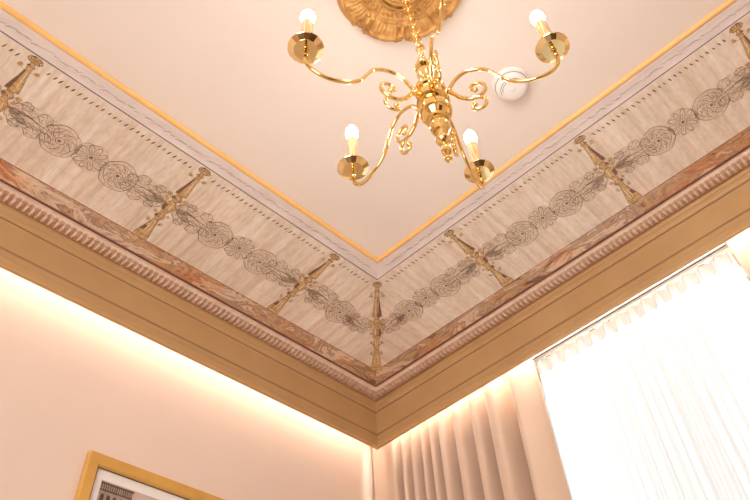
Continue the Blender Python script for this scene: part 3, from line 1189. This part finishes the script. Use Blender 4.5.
# turned stem
prof = [(.0004, .978), (.0045, .979), (.0068, .984), (.0062, .990), (.0030, .994), (.0035, .997), (.0075, 1.003), (.0092, 1.012), (.0085, 1.022), (.0050, 1.030), (.0040, 1.034),
        (.0065, 1.037), (.0120, 1.041), (.0135, 1.046), (.0120, 1.051), (.0085, 1.053), (.0090, 1.058), (.0135, 1.070), (.0175, 1.084), (.0185, 1.094), (.0170, 1.099), (.0120, 1.102),
        (.0120, 1.106), (.0200, 1.109), (.0215, 1.114), (.0200, 1.118), (.0180, 1.120), (.0235, 1.126), (.0290, 1.137), (.0305, 1.148), (.0285, 1.159), (.0235, 1.167), (.0210, 1.170),
        (.0290, 1.173), (.0310, 1.178), (.0290, 1.183), (.0240, 1.185), (.0245, 1.190), (.0250, 1.214), (.0240, 1.219), (.0285, 1.221), (.0300, 1.226), (.0280, 1.231), (.0200, 1.234),
        (.0150, 1.240), (.0130, 1.247), (.0185, 1.251), (.0200, 1.257), (.0185, 1.263), (.0120, 1.266), (.0105, 1.274), (.0150, 1.284), (.0175, 1.295), (.0160, 1.305), (.0105, 1.312),
        (.0095, 1.316), (.0165, 1.320), (.0180, 1.325), (.0165, 1.330), (.0090, 1.333), (.0080, 1.340), (.0105, 1.347), (.0095, 1.354), (.0040, 1.358), (.0004, 1.359)]
HUB = 1.235                      # the stem hangs a couple of degrees out of plumb
def sh_(h):
    return h if h > HUB else HUB - (HUB - h) * .955
mb = MB(); mb.lathe([(r * 1.10, sh_(h) - HUB) for r, h in prof], 40, cap=False)
st = mb.build('turned_stem', M['brass'], ch, auto=40)
st.location = (0, 0, Z(HUB))
st.rotation_euler = Matrix.Rotation(-.036, 4, Vector((.74, .67, 0)).normalized()).to_euler()
mb = MB(); pts = [(.0095 * math.cos(2 * PI * i / 18), 0, Z(1.3665) + .0095 * math.sin(2 * PI * i / 18)) for i in range(18)]
mb.tube(pts, .0026, 8, closed=True); mb.build('hanging_loop', M['brass'], ch)
# crown of little knobs near the top of the stem
for zz, rr, br in ((1.325, .019, .0056), (1.257, .0205, .0050)):
    for k in range(6):
        a = 2 * PI * k / 6 + zz
        mb = MB(); mb.ball((rr * math.cos(a), rr * math.sin(a), Z(zz)), br, 10); mb.build('knob', M['brass'], ch)

arm_path = [(.022, 1.203), (.034, 1.206), (.044, 1.222), (.058, 1.243), (.080, 1.256), (.104, 1.254), (.124, 1.240), (.140, 1.210), (.154, 1.184), (.176, 1.166), (.204, 1.158), (.232, 1.162), (.252, 1.178), (.262, 1.200), (.2625, 1.234)]
scroll_a = [(.036, 1.206), (.046, 1.190), (.060, 1.168), (.078, 1.156), (.097, 1.160), (.109, 1.176), (.108, 1.194), (.095, 1.204), (.083, 1.199), (.081, 1.187), (.089, 1.182)]
scroll_b = [(.078, 1.156), (.094, 1.154), (.103, 1.143), (.103, 1.128), (.094, 1.117), (.081, 1.117), (.075, 1.126), (.081, 1.133)]
RP = .2625
AZ = [154.7, 82.1, 15.5, -64.4, -134.5]
def build_arm():
    r = bpy.data.objects.new('arm', None)
    mb = MB()
    p = spline([(a, 0, Z(b)) for a, b in arm_path], 6)
    mb.tube(p, [.0046 - .0008 * math.sin(PI * i / len(p)) for i in range(len(p))], 12)
    # collar knobs where it meets the stem, and under the pan
    for x, rr in ((.026, .0062), (.033, .0090), (.039, .0060)):
        mb.ball((x, 0, Z(1.2055)), rr, 14)
    mb.lathe([(.004, Z(1.2130)), (.0055, Z(1.2170)), (.0055, Z(1.2210)), (.004, Z(1.2250)), (.0045, Z(1.2330)), (.0065, Z(1.2385))], 20, (RP, 0, 0))
    arm = mb.build('arm', M['brass'], ch)
    mb = MB()
    p = spline([(a, 0, Z(b)) for a, b in scroll_a], 5)
    mb.tube(p, [.0046 * (1 - .30 * i / len(p)) for i in range(len(p))], 9)
    mb.ball(p[-1], .0060, 10)
    p = spline([(a, 0, Z(b)) for a, b in scroll_b], 5)
    mb.tube(p, [.0040 * (1 - .25 * i / len(p)) for i in range(len(p))], 9)
    mb.ball(p[-1], .0056, 10)
    mb.build('scroll', M['brass'], arm)
    mb = MB()                          # bobeche: flat polished disc with a broad sloping rim, faceted
    mb.lathe([(.0006, Z(1.2380)), (.0235, Z(1.2380)), (.0240, Z(1.2384)), (.0350, Z(1.2455)), (.0360, Z(1.2466)), (.0354, Z(1.2473)), (.0240, Z(1.2410)), (.0120, Z(1.2410)), (.0006, Z(1.2412))], 16, (RP, 0, 0), cap=False)
    mb.build('drip_pan', M['brass_pan'], arm, smooth=False)
    mb = MB()
    mb.lathe([(.0006, Z(1.2413)), (.0130, Z(1.2413)), (.0135, Z(1.2470)), (.0110, Z(1.2510)), (.0108, Z(1.2550)), (.0150, Z(1.2580)), (.0135, Z(1.2590)), (.0006, Z(1.2590))], 24, (RP, 0, 0), cap=False)
    mb.build('candle_cup', M['brass'], arm, auto=40)
    mb = MB()
    mb.lathe([(.0006, Z(1.2591)), (.0125, Z(1.2591)), (.0125, Z(1.352)), (.0110, Z(1.3535)), (.0006, Z(1.3535))], 24, (RP, 0, 0), cap=False)
    mb.build('candle_sleeve', M['candle'], arm, auto=40)
    mb = MB()
    mb.lathe([(.0006, Z(1.3536)), (.0065, Z(1.3536)), (.0085, Z(1.360)), (.0135, Z(1.368)), (.0150, Z(1.378)), (.0138, Z(1.390)), (.0085, Z(1.401)), (.0040, Z(1.410)), (.0006, Z(1.414))], 20, (RP, 0, 0), cap=False)
    mb.build('bulb', M['bulb'], arm)
    return arm


proto = build_arm()
for k, az in enumerate(AZ):
    a = proto
    if k:
        a = proto.copy()
        COL.objects.link(a)
        a.parent = ch
        for c in [c for c in proto.children]:
            d = c.copy()
            COL.objects.link(d)
            d.parent = a
    a.rotation_euler = (0, 0, math.radians(az))

# ------------------------------------------------------------------ smoke detector
sd = empty('smoke_detector', (1.128, .413, CEIL), 'round white smoke detector on the ceiling beside the chandelier', 'smoke detector')
mb = MB(); mb.lathe([(.056, 0), (.056, -.006), (.054, -.010), (.050, -.011), (.001, -.011)], 48, cap=False); mb.build('base', M['detector'], sd, auto=35)
mb = MB(); mb.lathe([(.049, -.011), (.049, -.022), (.044, -.030), (.034, -.034), (.018, -.035), (.0006, -.035)], 48, cap=False); mb.build('cap', M['detector'], sd, auto=50)
for rr, zz in ((.0495, -.017),):
    mb = MB(); mb.tube([(rr * math.cos(a), rr * math.sin(a), zz) for a in [2 * PI * i / 48 for i in range(48)]], .0013, 6, closed=True); mb.build('gap_ring', M['detector_slot'], sd)
for rr, a0, a1 in ((.036, 1.7, 3.3), (.030, 1.9, 3.1), (.036, 3.8, 4.6)):
    mb = MB(); mb.tube([(rr * math.cos(a0 + (a1 - a0) * i / 14), rr * math.sin(a0 + (a1 - a0) * i / 14), -.0334 - (.036 - rr) * .12) for i in range(15)], .0010, 6); mb.build('slot', M['detector_slot'], sd)
mb = MB(); mb.lathe([(.008, -.0345), (.008, -.037), (.006, -.038), (.0006, -.038)], 20, cap=False); mb.build('test_button', M['detector'], sd)
